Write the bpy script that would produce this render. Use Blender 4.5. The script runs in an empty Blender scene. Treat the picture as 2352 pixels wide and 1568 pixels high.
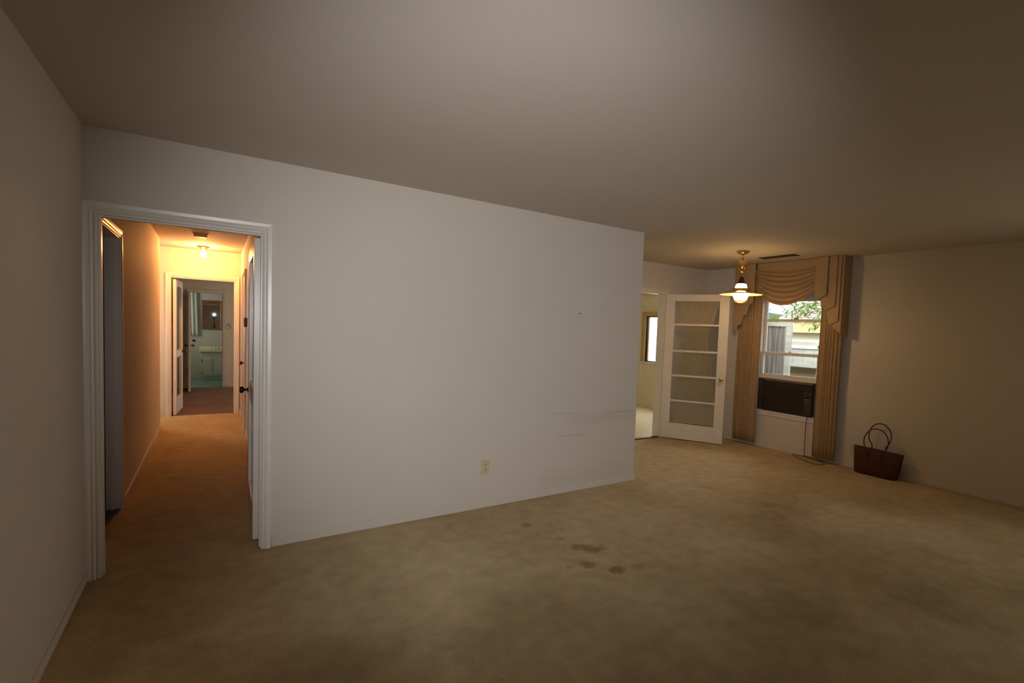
import bpy, bmesh, math, random
from mathutils import Vector, Matrix
random.seed(7)
S = bpy.context.scene
COL = S.collection
PI = math.pi

# ------------------------------------------------------------------ camera
XL, XE, XR = -0.577, 3.478, 6.149          # left wall, end of the centre wall, right wall
D, D2, D3 = 3.627, 5.003, 9.115            # centre wall, far dining wall, end of the hall
HC = 2.45
YB = -2.3
cam_d = bpy.data.cameras.new('camera'); cam = bpy.data.objects.new('camera', cam_d); COL.objects.link(cam)
cam_d.sensor_width = 36.0; cam_d.sensor_fit = 'HORIZONTAL'
cam_d.lens = 1150.4493 / 2352 * 36.0
cam_d.shift_x = -96.77 / 2352; cam_d.shift_y = 34.43 / 2352
cam_d.clip_start = 0.05; cam_d.clip_end = 200
yaw, pitch, roll = .5972, -.0524, -.0379
fw = Vector((math.sin(yaw)*math.cos(pitch), math.cos(yaw)*math.cos(pitch), math.sin(pitch)))
rt = Vector((math.cos(yaw), -math.sin(yaw), 0)); dn = fw.cross(rt)
r2 = rt*math.cos(roll) + dn*math.sin(roll); d2_ = dn*math.cos(roll) - rt*math.sin(roll)
M = Matrix((r2, -d2_, -fw)).transposed().to_4x4(); M.translation = Vector((0, 0, 1.4671))
cam.matrix_world = M
S.camera = cam

# ------------------------------------------------------------------ view
S.view_settings.view_transform = 'Standard'; S.view_settings.look = 'None'
S.view_settings.gamma = 1.0; S.view_settings.use_curve_mapping = False
S.view_settings.exposure = -0.12
S.cycles.use_denoising = True
S.cycles.max_bounces = 10; S.cycles.diffuse_bounces = 6; S.cycles.glossy_bounces = 4
S.cycles.transparent_max_bounces = 12; S.cycles.transmission_bounces = 6
S.cycles.caustics_reflective = False; S.cycles.caustics_refractive = False

# ------------------------------------------------------------------ sky, sun, daylight at the windows and unseen fill lamps
w = bpy.data.worlds.new('sky'); S.world = w; w.use_nodes = True
bg = w.node_tree.nodes['Background']; bg.inputs[0].default_value = (0.93, 0.97, 1.0, 1); bg.inputs[1].default_value = 3.2
def sun(name, direction, strength, color, ang):
    l = bpy.data.lights.new(name, 'SUN'); l.energy = strength; l.color = color; l.angle = ang
    o = bpy.data.objects.new(name, l); COL.objects.link(o)
    o.rotation_euler = Vector(direction).to_track_quat('-Z', 'Y').to_euler(); return o
sun('sun', (1.0, 0.15, -.80), 4.0, (1, .97, .90), math.radians(25.0))
def area(name, loc, direction, sx, sy, power, color, spread=180):
    l = bpy.data.lights.new(name, 'AREA'); l.shape = 'RECTANGLE'; l.size = sx; l.size_y = sy
    l.energy = power; l.color = color; l.spread = math.radians(spread)
    o = bpy.data.objects.new(name, l); COL.objects.link(o); o.location = loc
    o.rotation_euler = Vector(direction).to_track_quat('-Z', 'Y').to_euler(); return o
area('daylight_right_window', (XR-.03, -0.4, 1.42), (-1, 0, -.25), 1.3, 1.1, 12, (1, .93, .74))
area('daylight_hall_side_window', (-1.575, D3-.03, 1.45), (0, -1, -.1), 1.1, 1.05, 30, (1, .95, .85), 110)
area('daylight_kitchen_window', (7.14, 6.25, 1.35), (-1, 0, 0), 1.1, .85, 42, (1, .95, .82))
area('bathroom_fill_light', (-1.15, 13.75, 1.5), (1, 0, -.05), .8, 1.0, 5, (1, 1.0, .93))  # unseen fill lamp added at the left wall to light the bathroom
area('bedroom_fill_light', (2.55, 11.0, 1.45), (-1, 0, -.05), 1.2, 1.0, 34, (1, .93, .82))  # unseen fill lamp added to brighten the bedroom wall
# the photographer's flash
fl = bpy.data.lights.new('flash_light', 'SPOT'); fl.energy = 286; fl.color = (1.0, .985, 1.01)
fl.spot_size = math.radians(86); fl.spot_blend = 1.0; fl.shadow_soft_size = .03
flo = bpy.data.objects.new('flash_light', fl); COL.objects.link(flo); flo.location = (0, -.02, 1.60)
flo.rotation_euler = Vector((math.sin(.52), math.cos(.52), -.035)).to_track_quat('-Z', 'Y').to_euler()

# ------------------------------------------------------------------ materials
def mat(name, color, rough=.6, metal=0, spec=.5, bump=0, bscale=60, var=0, vscale=3, emis=None, estr=0, sheen=0, trans=0, tint=None):
    m = bpy.data.materials.new(name); m.use_nodes = True
    nt = m.node_tree; N = nt.nodes; L = nt.links; b = N['Principled BSDF']
    b.inputs['Base Color'].default_value = (*color, 1); b.inputs['Roughness'].default_value = rough
    b.inputs['Metallic'].default_value = metal; b.inputs['Specular IOR Level'].default_value = spec
    tc = N.new('ShaderNodeTexCoord')
    if var:
        n = N.new('ShaderNodeTexNoise'); n.inputs['Scale'].default_value = vscale; n.inputs['Detail'].default_value = 5
        r = N.new('ShaderNodeValToRGB'); r.color_ramp.elements[0].position = .3; r.color_ramp.elements[1].position = .7
        c2 = tint or tuple(c*(1-var) for c in color)
        r.color_ramp.elements[0].color = (*c2, 1); r.color_ramp.elements[1].color = (*color, 1)
        L.new(tc.outputs['Object'], n.inputs['Vector']); L.new(n.outputs['Fac'], r.inputs['Fac']); L.new(r.outputs['Color'], b.inputs['Base Color'])
    if bump:
        n = N.new('ShaderNodeTexNoise'); n.inputs['Scale'].default_value = bscale; n.inputs['Detail'].default_value = 4
        bp = N.new('ShaderNodeBump'); bp.inputs['Strength'].default_value = bump; bp.inputs['Distance'].default_value = .01
        L.new(tc.outputs['Object'], n.inputs['Vector']); L.new(n.outputs['Fac'], bp.inputs['Height']); L.new(bp.outputs['Normal'], b.inputs['Normal'])
    if emis:
        b.inputs['Emission Color'].default_value = (*emis, 1); b.inputs['Emission Strength'].default_value = estr
    if trans:
        t = N.new('ShaderNodeBsdfTranslucent'); t.inputs['Color'].default_value = (*(tint or color), 1)
        mx = N.new('ShaderNodeMixShader'); mx.inputs[0].default_value = trans
        L.new(b.outputs[0], mx.inputs[1]); L.new(t.outputs[0], mx.inputs[2]); L.new(mx.outputs[0], N['Material Output'].inputs['Surface'])
    return m

def glass_mat(name, tint, refl=.9):
    m = bpy.data.materials.new(name); m.use_nodes = True; N = m.node_tree.nodes; L = m.node_tree.links
    N.remove(N['Principled BSDF'])
    t = N.new('ShaderNodeBsdfTransparent'); t.inputs[0].default_value = (*tint, 1)
    g = N.new('ShaderNodeBsdfGlossy'); g.inputs['Roughness'].default_value = .03; g.inputs[0].default_value = (refl, refl, refl, 1)
    lw = N.new('ShaderNodeLayerWeight'); lw.inputs[0].default_value = .5
    pw = N.new('ShaderNodeMath'); pw.operation = 'POWER'; pw.inputs[1].default_value = 4.0; L.new(lw.outputs['Facing'], pw.inputs[0])
    f = N.new('ShaderNodeMath'); f.operation = 'MULTIPLY_ADD'; f.inputs[1].default_value = .75; f.inputs[2].default_value = .04; L.new(pw.outputs[0], f.inputs[0])
    mx = N.new('ShaderNodeMixShader'); L.new(f.outputs[0], mx.inputs[0]); L.new(t.outputs[0], mx.inputs[1]); L.new(g.outputs[0], mx.inputs[2])
    L.new(mx.outputs[0], N['Material Output'].inputs['Surface']); return m

WALL = (.60, .55, .475)
M_wall = mat('wall_paint', WALL, .75, bump=.06, bscale=35, var=.05, vscale=1.2)
M_ceil = mat('ceiling_paint', (.56, .505, .42), .85, bump=.05, bscale=14, var=.05, vscale=.9)
M_trim = mat('gloss_white_paint', (.70, .66, .60), .3, bump=.02, bscale=60, var=.02, vscale=3)
M_door = mat('door_paint', (.68, .62, .52), .35, bump=.03, bscale=50, var=.06, vscale=4)
M_brass = mat('polished_brass', (.78, .50, .16), .22, 1)
M_bronze = mat('dark_bronze', (.10, .055, .025), .3, .9)
M_chrome = mat('chrome', (.85, .86, .88), .12, 1)
M_glass = glass_mat('clear_glass', (.98, .985, .97))
M_drape = mat('tan_drape', (.50, .34, .17), .8, bump=.15, bscale=220, var=.15, vscale=14, trans=.32)
M_swag = mat('tan_swag', (.40, .27, .145), .8, bump=.15, bscale=220, var=.10, vscale=10)
M_black = mat('black_plastic', (.012, .011, .010), .45)
M_acb = mat('dark_brown_grille', (.045, .028, .017), .5)
M_leather = mat('brown_leather', (.085, .020, .007), .62, spec=.25, bump=.25, bscale=90, var=.4, vscale=20)
M_strap = mat('handle_leather', (.07, .018, .010), .4)
M_plate = mat('ivory_plastic', (.55, .47, .30), .4)
M_slot = mat('dark_slot', (.05, .035, .02), .6)
M_vent = mat('bronze_vent', (.06, .045, .03), .5, .3)
M_bath = mat('pale_green_paint', (.48, .47, .36), .5, bump=.05, bscale=30)
M_cab = mat('cabinet_paint', (.52, .52, .42), .4)
M_teal = mat('teal_tile', (.17, .35, .27), .35, var=.25, vscale=6)
M_bed = mat('bedroom_paint', (.50, .40, .30), .75, bump=.05, bscale=30)
M_bcarpet = mat('brown_carpet', (.17, .085, .05), .95, bump=.6, bscale=150, var=.35, vscale=3)
M_wood_floor = mat('dark_wood_floor', (.10, .045, .02), .4, var=.4, vscale=8)
M_counter = mat('cream_counter', (.72, .66, .40), .25)
M_mirror = mat('mirror_glass', (.9, .9, .9), .008, 1)
M_frame = mat('wooden_mirror_frame', (.20, .09, .035), .4, var=.3, vscale=20)
M_bcurtain = mat('white_cotton', (.78, .80, .70), .8, trans=.35)
M_panel = mat('kitchen_panelling', (.66, .58, .38), .45, var=.06, vscale=4)
M_vinyl = mat('vinyl_floor', (.60, .53, .40), .25, var=.12, vscale=14)
M_tanwood = mat('tan_window_wood', (.42, .30, .13), .45)
M_metal = mat('dark_threshold', (.03, .03, .035), .3, .8)
M_smoke = mat('detector_plastic', (.75, .68, .55), .5)
M_cord = mat('brown_cord', (.12, .055, .035), .5)
M_sheer = mat('tan_sheer', (.62, .48, .30), .9)
def _sheer(m, k):
    N = m.node_tree.nodes; L = m.node_tree.links; t = N.new('ShaderNodeBsdfTransparent'); mx = N.new('ShaderNodeMixShader'); mx.inputs[0].default_value = k
    L.new(N['Principled BSDF'].outputs[0], mx.inputs[1]); L.new(t.outputs[0], mx.inputs[2]); L.new(mx.outputs[0], N['Material Output'].inputs['Surface'])
_sheer(M_sheer, .58)
def emit(name, color, strength):
    m = bpy.data.materials.new(name); m.use_nodes = True; N = m.node_tree.nodes
    N.remove(N['Principled BSDF']); e = N.new('ShaderNodeEmission'); e.inputs[0].default_value = (*color, 1); e.inputs[1].default_value = strength
    m.node_tree.links.new(e.outputs[0], N['Material Output'].inputs['Surface']); return m
M_bulb = emit('lit_bulb', (1, .38, .095), 1000)
M_shade = emit('lit_opal_glass', (1, .60, .26), 68)
M_flash = emit('flash_tube', (1, 1, 1), 60)

# carpet: beige pile, dark flecks, random soiling, broad darker and lighter patches, a few brown spills
def carpet():
    m = bpy.data.materials.new('beige_carpet'); m.use_nodes = True; N = m.node_tree.nodes; L = m.node_tree.links; b = N['Principled BSDF']
    b.inputs['Roughness'].default_value = 1; b.inputs['Specular IOR Level'].default_value = .05
    g = N.new('ShaderNodeNewGeometry')
    def noise(sc, det=4, rough=.5, stretch=None):
        n = N.new('ShaderNodeTexNoise'); n.inputs['Scale'].default_value = sc; n.inputs['Detail'].default_value = det; n.inputs['Roughness'].default_value = rough
        if stretch:
            mp = N.new('ShaderNodeMapping'); mp.inputs['Scale'].default_value = stretch; mp.inputs['Rotation'].default_value = (0, 0, .5)
            L.new(g.outputs['Position'], mp.inputs[0]); L.new(mp.outputs[0], n.inputs['Vector'])
        else: L.new(g.outputs['Position'], n.inputs['Vector'])
        return n
    def ramp(src, p0, p1, c0=(0, 0, 0, 1), c1=(1, 1, 1, 1)):
        r = N.new('ShaderNodeValToRGB'); r.color_ramp.elements[0].position = p0; r.color_ramp.elements[1].position = p1
        r.color_ramp.elements[0].color = c0; r.color_ramp.elements[1].color = c1; L.new(src, r.inputs[0]); return r
    def mix(fac, a, c, mode='MIX'):
        x = N.new('ShaderNodeMixRGB'); x.blend_type = mode
        for i, v in enumerate((fac, a, c)):
            if isinstance(v, (float, int)): x.inputs[i].default_value = v
            elif isinstance(v, tuple): x.inputs[i].default_value = v
            else: L.new(v, x.inputs[i])
        return x.outputs[0]
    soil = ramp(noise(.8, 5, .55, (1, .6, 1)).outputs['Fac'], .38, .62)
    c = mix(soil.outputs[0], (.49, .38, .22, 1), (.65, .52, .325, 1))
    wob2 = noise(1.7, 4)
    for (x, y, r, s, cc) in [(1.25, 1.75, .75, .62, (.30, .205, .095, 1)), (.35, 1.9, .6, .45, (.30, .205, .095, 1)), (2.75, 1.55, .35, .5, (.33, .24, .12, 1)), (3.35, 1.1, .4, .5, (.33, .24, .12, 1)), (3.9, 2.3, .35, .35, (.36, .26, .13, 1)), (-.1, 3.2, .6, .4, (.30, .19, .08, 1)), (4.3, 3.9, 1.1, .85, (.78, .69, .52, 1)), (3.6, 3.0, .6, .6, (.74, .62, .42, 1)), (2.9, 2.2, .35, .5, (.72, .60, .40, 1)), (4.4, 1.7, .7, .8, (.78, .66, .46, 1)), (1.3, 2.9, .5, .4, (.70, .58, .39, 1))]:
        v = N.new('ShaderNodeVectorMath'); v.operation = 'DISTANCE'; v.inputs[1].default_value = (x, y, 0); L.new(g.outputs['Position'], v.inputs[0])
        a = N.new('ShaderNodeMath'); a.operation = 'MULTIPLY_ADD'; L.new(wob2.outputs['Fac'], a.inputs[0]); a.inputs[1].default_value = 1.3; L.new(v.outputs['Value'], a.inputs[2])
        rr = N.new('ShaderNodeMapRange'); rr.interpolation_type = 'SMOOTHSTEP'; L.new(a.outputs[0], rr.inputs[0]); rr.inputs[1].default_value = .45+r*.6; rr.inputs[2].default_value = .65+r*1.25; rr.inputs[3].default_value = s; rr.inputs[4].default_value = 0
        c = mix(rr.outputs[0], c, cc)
    mid = ramp(noise(9, 4).outputs['Fac'], .35, .65, (.90, .90, .90, 1), (1.06, 1.06, 1.06, 1))
    c = mix(1.0, c, mid.outputs[0], 'MULTIPLY')
    fleck = ramp(noise(210, 5, .75).outputs['Fac'], .37, .52, (.42, .38, .34, 1), (1.08, 1.08, 1.08, 1))
    c = mix(1.0, c, fleck.outputs[0], 'MULTIPLY')
    wob = noise(14, 3)
    for (x, y, r, s) in [(1.946, 3.142, .045, 0.48), (2.02, 2.82, .03, 0.36), (2.05, 2.64, .055, 0.48), (2.11, 2.58, .065, 0.60), (2.18, 2.55, .05, 0.40), (1.95, 2.402, .05, 0.56), (2.07, 2.26, .055, 0.73), (2.21, 2.222, .05, 0.29), (2.13, 2.95, .025, 0.33), (1.83, 2.43, .025, 0.33)]:
        v = N.new('ShaderNodeVectorMath'); v.operation = 'DISTANCE'; v.inputs[1].default_value = (x, y, 0); L.new(g.outputs['Position'], v.inputs[0])
        a = N.new('ShaderNodeMath'); a.operation = 'MULTIPLY_ADD'; L.new(wob.outputs['Fac'], a.inputs[0]); a.inputs[1].default_value = r*1.6; L.new(v.outputs['Value'], a.inputs[2])
        rr = N.new('ShaderNodeMapRange'); L.new(a.outputs[0], rr.inputs[0]); rr.inputs[1].default_value = r*1.35; rr.inputs[2].default_value = r*2.0; rr.inputs[3].default_value = s; rr.inputs[4].default_value = 0
        c = mix(rr.outputs[0], c, (.24, .10, .035, 1))
    L.new(c, b.inputs['Base Color'])
    bn = noise(230, 4, .7); bp = N.new('ShaderNodeBump'); bp.inputs['Strength'].default_value = .7; bp.inputs['Distance'].default_value = .012
    L.new(bn.outputs['Fac'], bp.inputs['Height']); L.new(bp.outputs[0], b.inputs['Normal'])
    return m
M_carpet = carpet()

# centre wall paint with rubbed furniture marks and grime low on its right side
def scuffed():
    m = M_wall.copy(); m.name = 'scuffed_wall_paint'; N = m.node_tree.nodes; L = m.node_tree.links; b = N['Principled BSDF']
    src = b.inputs['Base Color'].links[0].from_socket
    g = N.new('ShaderNodeNewGeometry'); sep = N.new('ShaderNodeSeparateXYZ'); L.new(g.outputs['Position'], sep.inputs[0])
    nz = N.new('ShaderNodeTexNoise'); nz.inputs['Scale'].default_value = 5; L.new(g.outputs['Position'], nz.inputs['Vector'])
    def mm(op, a, bb, cc=None, clamp=False):
        n = N.new('ShaderNodeMath'); n.operation = op; n.use_clamp = clamp
        for i, v in enumerate((a, bb, cc)):
            if v is None: continue
            if isinstance(v, (int, float)): n.inputs[i].default_value = v
            else: L.new(v, n.inputs[i])
        return n.outputs[0]
    col = src
    for (x0, x1, z, dz, s, tilt) in [(2.43, 2.75, .725, .010, .25, .02), (3.05, 3.47, .70, .012, .35, .03), (2.50, 2.88, .518, .008, .45, .0), (2.6, 3.5, .66, .09, .12, 0), (2.3, 3.47, .12, .14, .10, 0)]:
        zz = mm('ABSOLUTE', mm('SUBTRACT', sep.outputs['Z'], mm('MULTIPLY_ADD', nz.outputs['Fac'], tilt, z - tilt*.5)), 0)
        fz = mm('SUBTRACT', 1.0, mm('DIVIDE', zz, dz), None, True)
        fx = mm('MULTIPLY', mm('MULTIPLY', mm('SUBTRACT', sep.outputs['X'], x0), 12.0, None, True), mm('MULTIPLY', mm('SUBTRACT', x1, sep.outputs['X']), 12.0, None, True))
        f = mm('MULTIPLY', mm('MULTIPLY', fz, fx), s)
        x = N.new('ShaderNodeMixRGB'); L.new(f, x.inputs[0]); L.new(col, x.inputs[1]); x.inputs[2].default_value = (.20, .17, .12, 1); col = x.outputs[0]
    L.new(col, b.inputs['Base Color']); return m
M_wallc = scuffed()

# ------------------------------------------------------------------ mesh helpers
def bx(bm, x0, x1, y0, y1, z0, z1):
    v = [bm.verts.new(p) for p in ((x0,y0,z0),(x1,y0,z0),(x1,y1,z0),(x0,y1,z0),(x0,y0,z1),(x1,y0,z1),(x1,y1,z1),(x0,y1,z1))]
    for f in ((0,3,2,1),(4,5,6,7),(0,1,5,4),(1,2,6,5),(2,3,7,6),(3,0,4,7)): bm.faces.new([v[i] for i in f])
def boxes(*bs):
    bm = bmesh.new()
    for b in bs: bx(bm, *b)
    return bm
def lathe(prof, n=32, c=(0, 0, 0), axis='Z', bm=None):
    bm = bm or bmesh.new(); rings = []
    for r, h in prof:
        ring = []
        for i in range(n):
            a = 2*PI*i/n; p = (r*math.cos(a), r*math.sin(a), h)
            if axis == 'X': p = (p[2], p[0], p[1])
            elif axis == 'Y': p = (p[0], p[2], p[1])
            ring.append(bm.verts.new((p[0]+c[0], p[1]+c[1], p[2]+c[2])))
        rings.append(ring)
    for a, b in zip(rings, rings[1:]):
        for i in range(n): bm.faces.new((a[i], a[(i+1) % n], b[(i+1) % n], b[i]))
    for ring in (rings[0], rings[-1]):
        try: bm.faces.new(ring)
        except Exception: pass
    bmesh.ops.recalc_face_normals(bm, faces=bm.faces); return bm
def tube(pts, r, n=10, bm=None, closed=False):
    bm = bm or bmesh.new(); pts = [Vector(p) for p in pts]; rings = []; up = Vector((0, 0, 1)); K = len(pts)
    for i, p in enumerate(pts):
        t = (pts[(i+1) % K] - pts[i-1]) if closed else (pts[min(i+1, K-1)] - pts[max(i-1, 0)]); t.normalize()
        a = t.cross(up);
        if a.length < 1e-3: a = t.cross(Vector((1, 0, 0)))
        a.normalize(); b = t.cross(a)
        rr = r[i] if isinstance(r, (list, tuple)) else r
        rings.append([bm.verts.new(p + a*rr*math.cos(2*PI*k/n) + b*rr*math.sin(2*PI*k/n)) for k in range(n)])
    prs = list(zip(rings, rings[1:])) + ([(rings[-1], rings[0])] if closed else [])
    for A, B in prs:
        for k in range(n): bm.faces.new((A[k], A[(k+1) % n], B[(k+1) % n], B[k]))
    if not closed: bm.faces.new(rings[0]); bm.faces.new(rings[-1])
    bmesh.ops.recalc_face_normals(bm, faces=bm.faces); return bm
def prism(poly, h0, h1, plane='YZ', bm=None):
    """poly in the plane, extruded along the third axis"""
    bm = bm or bmesh.new()
    def P(a, b, h): return {'YZ': (h, a, b), 'XZ': (a, h, b), 'XY': (a, b, h)}[plane]
    A = [bm.verts.new(P(a, b, h0)) for a, b in poly]; B = [bm.verts.new(P(a, b, h1)) for a, b in poly]
    bm.faces.new(A); bm.faces.new(B[::-1])
    for i in range(len(poly)): j = (i+1) % len(poly); bm.faces.new((A[i], A[j], B[j], B[i]))
    bmesh.ops.recalc_face_normals(bm, faces=bm.faces); return bm
def grid(fn, nu, nv, thick=0):
    bm = bmesh.new(); V = [[bm.verts.new(fn(i/nu, j/nv)) for j in range(nv+1)] for i in range(nu+1)]
    for i in range(nu):
        for j in range(nv): bm.faces.new((V[i][j], V[i+1][j], V[i+1][j+1], V[i][j+1]))
    bmesh.ops.recalc_face_normals(bm, faces=bm.faces); return bm
def obj(name, bm, m, parent=None, smooth=False, bevel=0, solid=0, sub=0, local=False):
    me = bpy.data.meshes.new(name)
    if parent is not None and not local:
        bmesh.ops.translate(bm, vec=-world_loc(parent), verts=bm.verts)
    bm.to_mesh(me); bm.free(); me.materials.append(m)
    o = bpy.data.objects.new(name, me); COL.objects.link(o)
    if parent is not None: o.parent = parent
    if smooth:
        for p in me.polygons: p.use_smooth = True
    if solid: k = o.modifiers.new('thickness', 'SOLIDIFY'); k.thickness = solid; k.offset = 0
    if bevel: k = o.modifiers.new('bevel', 'BEVEL'); k.width = bevel; k.segments = 2; k.limit_method = 'ANGLE'
    if sub: k = o.modifiers.new('sub', 'SUBSURF'); k.levels = sub; k.render_levels = sub
    return o
def world_loc(o):
    v = Vector(o.location); p = o.parent
    while p: v += Vector(p.location); p = p.parent
    return v
def tag(o, label, cat, group=None, kind=None):
    if label: o['label'] = label
    if cat: o['category'] = cat
    if group: o['group'] = group
    if kind: o['kind'] = kind
    return o
def thing(name, label, cat, loc=(0, 0, 0), rotz=0, group=None):
    o = bpy.data.objects.new(name, None); o.empty_display_size = .1; COL.objects.link(o); o.location = loc; o.rotation_euler = (0, 0, rotz)
    return tag(o, label, cat, group)
def struct(name, bm, m, label=None, cat=None, **k):
    o = obj(name, bm, m, **k); o['kind'] = 'structure'; return tag(o, label, cat)
def sthing(name, label, cat, loc=(0, 0, 0), rotz=0):
    o = thing(name, label, cat, loc, rotz); o['kind'] = 'structure'; return o

# ------------------------------------------------------------------ the setting: floors, ceiling, walls
T = .12
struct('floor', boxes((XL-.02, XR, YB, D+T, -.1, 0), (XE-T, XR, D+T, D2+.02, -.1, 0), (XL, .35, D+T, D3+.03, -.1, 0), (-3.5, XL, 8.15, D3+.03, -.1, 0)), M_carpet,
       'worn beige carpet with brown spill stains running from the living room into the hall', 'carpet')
struct('floor.001', boxes((-.72, 2.6, D3+.03, 12.72, -.1, 0)), M_bcarpet, 'dark brown carpet in the bedroom past the hall', 'carpet')
struct('floor.002', boxes((-1.3, 1.2, 12.72, 14.75, -.1, .0)), M_teal, 'teal green tiled bathroom floor', 'floor')
struct('floor.003', boxes((XE-T, 7.3, D2+.02, 9.0, -.1, 0)), M_vinyl, 'pale glossy vinyl floor past the glazed door', 'floor')
struct('floor.004', boxes((-3.5, XL-.001, D+T, 8.03, -.1, 0)), M_wood_floor, 'dark wooden floor of the unlit side room off the hall', 'floor')
struct('ceiling', boxes((-3.7, XR+.13, YB-T, 14.9, HC, HC+.15), (XR+.13, 7.4, D2, 9.1, HC, HC+.15)), M_ceil, 'smooth off-white plaster ceiling', 'ceiling')

struct('wall_left', boxes((XL-T, XL, YB-T, D+T, 0, HC)), M_wall, 'plain left living room wall in shade', 'wall')
# centre wall: the doorway to the hall is left open
OX0, OX1, OZ = -.530, .262, 2.008
struct('wall_center', boxes((XL, OX0, D, D+T, 0, HC), (OX1, XE, D, D+T, 0, HC), (OX0, OX1, D, D+T, OZ, HC)), M_wallc, 'long off-white living room wall with the hall doorway and an outlet', 'wall')
struct('wall_return', boxes((XE-T, XE, D+T, D2, 0, HC)), M_wall, 'short wall behind the end of the long wall, towards the glazed door', 'wall')
DX0, DX1 = 4.41, 5.265
struct('wall_far', boxes((XE-T, DX0, D2, D2+T, 0, HC), (DX1, XR+T, D2, D2+T, 0, HC), (DX0, DX1, D2, D2+T, 2.04, HC)), M_wall, 'far dining area wall with the open glazed door', 'wall')
WY0, WY1, WZ0, WZ1 = 3.24, 4.085, .50, 2.03
RY0, RY1, RZ0, RZ1 = -1.1, .3, .85, 2.0
struct('wall_right', boxes((XR, XR+T, YB-T, RY0, 0, HC), (XR, XR+T, RY0, RY1, 0, RZ0), (XR, XR+T, RY0, RY1, RZ1, HC), (XR, XR+T, RY1, WY0, 0, HC),
       (XR, XR+T, WY0, WY1, 0, WZ0), (XR, XR+T, WY0, WY1, WZ1, HC), (XR, XR+T, WY1, D2, 0, HC)), M_wall, 'right living room wall around the curtained window', 'wall')
struct('wall_back', boxes((XL, XR, YB-T, YB, 0, HC)), M_wall)
# hall
HR = .333
LY0, LY1 = 4.12, 4.905
struct('wall_hall_left', boxes((XL-.09, XL, D+T, LY0, 0, HC), (XL-.09, XL, LY0, LY1, 2.03, HC), (XL-.09, XL, LY1, 8.15, 0, HC)), M_wall, 'left hall wall glowing orange, with a dark doorway at its near end', 'wall')
RD0, RD1 = 7.42, 8.18
struct('wall_hall_right', boxes((HR, HR+T, D+T, RD0, 0, HC), (HR, HR+T, RD1, D3, 0, HC), (HR, HR+T, RD0, RD1, 2.03, HC)), M_wall, 'right hall wall with a closed door near the bulb', 'wall')
EX0, EX1, EZ = -.527, .262, 2.028
struct('wall_hall_end', boxes((-3.5, -2.2, D3, D3+T, 0, HC), (-.95, EX0, D3, D3+T, 0, HC), (-2.2, -.95, D3, D3+T, 0, .9), (-2.2, -.95, D3, D3+T, 2.0, HC), (EX1, HR+T+2.2, D3, D3+T, 0, HC), (EX0, EX1, D3, D3+T, EZ, HC)), M_wall, 'end wall of the hall around the bedroom doorway', 'wall')
struct('wall_hall_branch', boxes((-3.5, XL-.09, 8.03, 8.15, 0, HC)), M_wall)
struct('wall_branch_end', boxes((-3.62, -3.5, D, D3+T, 0, HC)), M_wall)
struct('wall_bedroom_left', boxes((-.84, -.72, D3+T, 12.65, 0, HC)), M_bed)
struct('wall_side_room', boxes((-3.5, XL-.09, D+.0, D+T, 0, HC)), M_wall)
# bedroom back wall with the bathroom doorway
PX0, PX1, PZ, Y4 = -.415, .150, 1.975, 12.65
struct('wall_bedroom', boxes((-.84, PX0, Y4, Y4+T, 0, HC), (PX1, 2.6, Y4, Y4+T, 0, HC), (PX0, PX1, Y4, Y4+T, PZ, HC)), M_bed, 'taupe bedroom wall around the bathroom doorway', 'wall')
struct('wall_bedroom_right', boxes((2.6, 2.72, D3+T, 10.4, 0, HC), (2.6, 2.72, 11.6, 12.77, 0, HC), (2.6, 2.72, 10.4, 11.6, 0, .9), (2.6, 2.72, 10.4, 11.6, 2.0, HC)), M_bed)  # opening added out of view for the bedroom fill lamp
YBB = 14.65
struct('wall_bathroom', boxes((-1.3, 1.2, YBB, YBB+T, 0, HC)), M_bath, 'pale green bathroom wall behind the mirror', 'wall')
struct('wall_bathroom_near', boxes((-1.3, -.84, Y4, Y4+T, 0, HC)), M_bath)
struct('wall_bathroom_left', boxes((-1.3, -1.18, Y4+T, 13.3, 0, HC), (-1.3, -1.18, 14.2, YBB, 0, HC), (-1.3, -1.18, 13.3, 14.2, 0, 1.0), (-1.3, -1.18, 13.3, 14.2, 2.05, HC)), M_bath)  # opening added out of view for the bathroom fill lamp
struct('wall_bathroom_right', boxes((1.08, 1.2, Y4+T, YBB, 0, HC)), M_bath)
# kitchen beyond the glazed door
KX = 7.18
struct('wall_kitchen_left', boxes((XE-T, XE, D2+T, 9.0, 0, HC)), M_panel)
struct('wall_kitchen_end', boxes((XE-T, KX+T, 8.9, 9.0, 0, HC)), M_panel)
struct('wall_kitchen_near', boxes((XR+T, KX+T, D2, D2+T, 0, HC)), M_panel)
KY0, KY1, KZ0, KZ1 = 5.7, 7.33, .905, 1.815
struct('wall_kitchen', boxes((KX, KX+T, D2+T, KY0, 0, HC), (KX, KX+T, KY1, 8.9, 0, HC), (KX, KX+T, KY0, KY1, 0, KZ0), (KX, KX+T, KY0, KY1, KZ1, HC)), M_panel,
       'cream panelled wall with a bright window, seen past the glazed door', 'wall')
# grooved boards under the kitchen window
bm = bmesh.new(); y = 6.2
for k in range(16):
    bx(bm, KX-.012, KX, y+.002, y+.128 if k % 3 else y+.088, .07, .865); y += .13 if k % 3 else .09
struct('trim_1', bm, M_panel, 'cream vertical boards below the bright window', 'panelling')
struct('trim_2', boxes((KX-.03, KX, 5.6, 8.8, .865, .885), (KX-.02, KX, 5.2, 8.85, 0, .07), (KX-.02, KX, 5.2, 8.85, 1.955, 1.985)), M_panel, 'cream rails on the panelled wall', 'trim')

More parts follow.
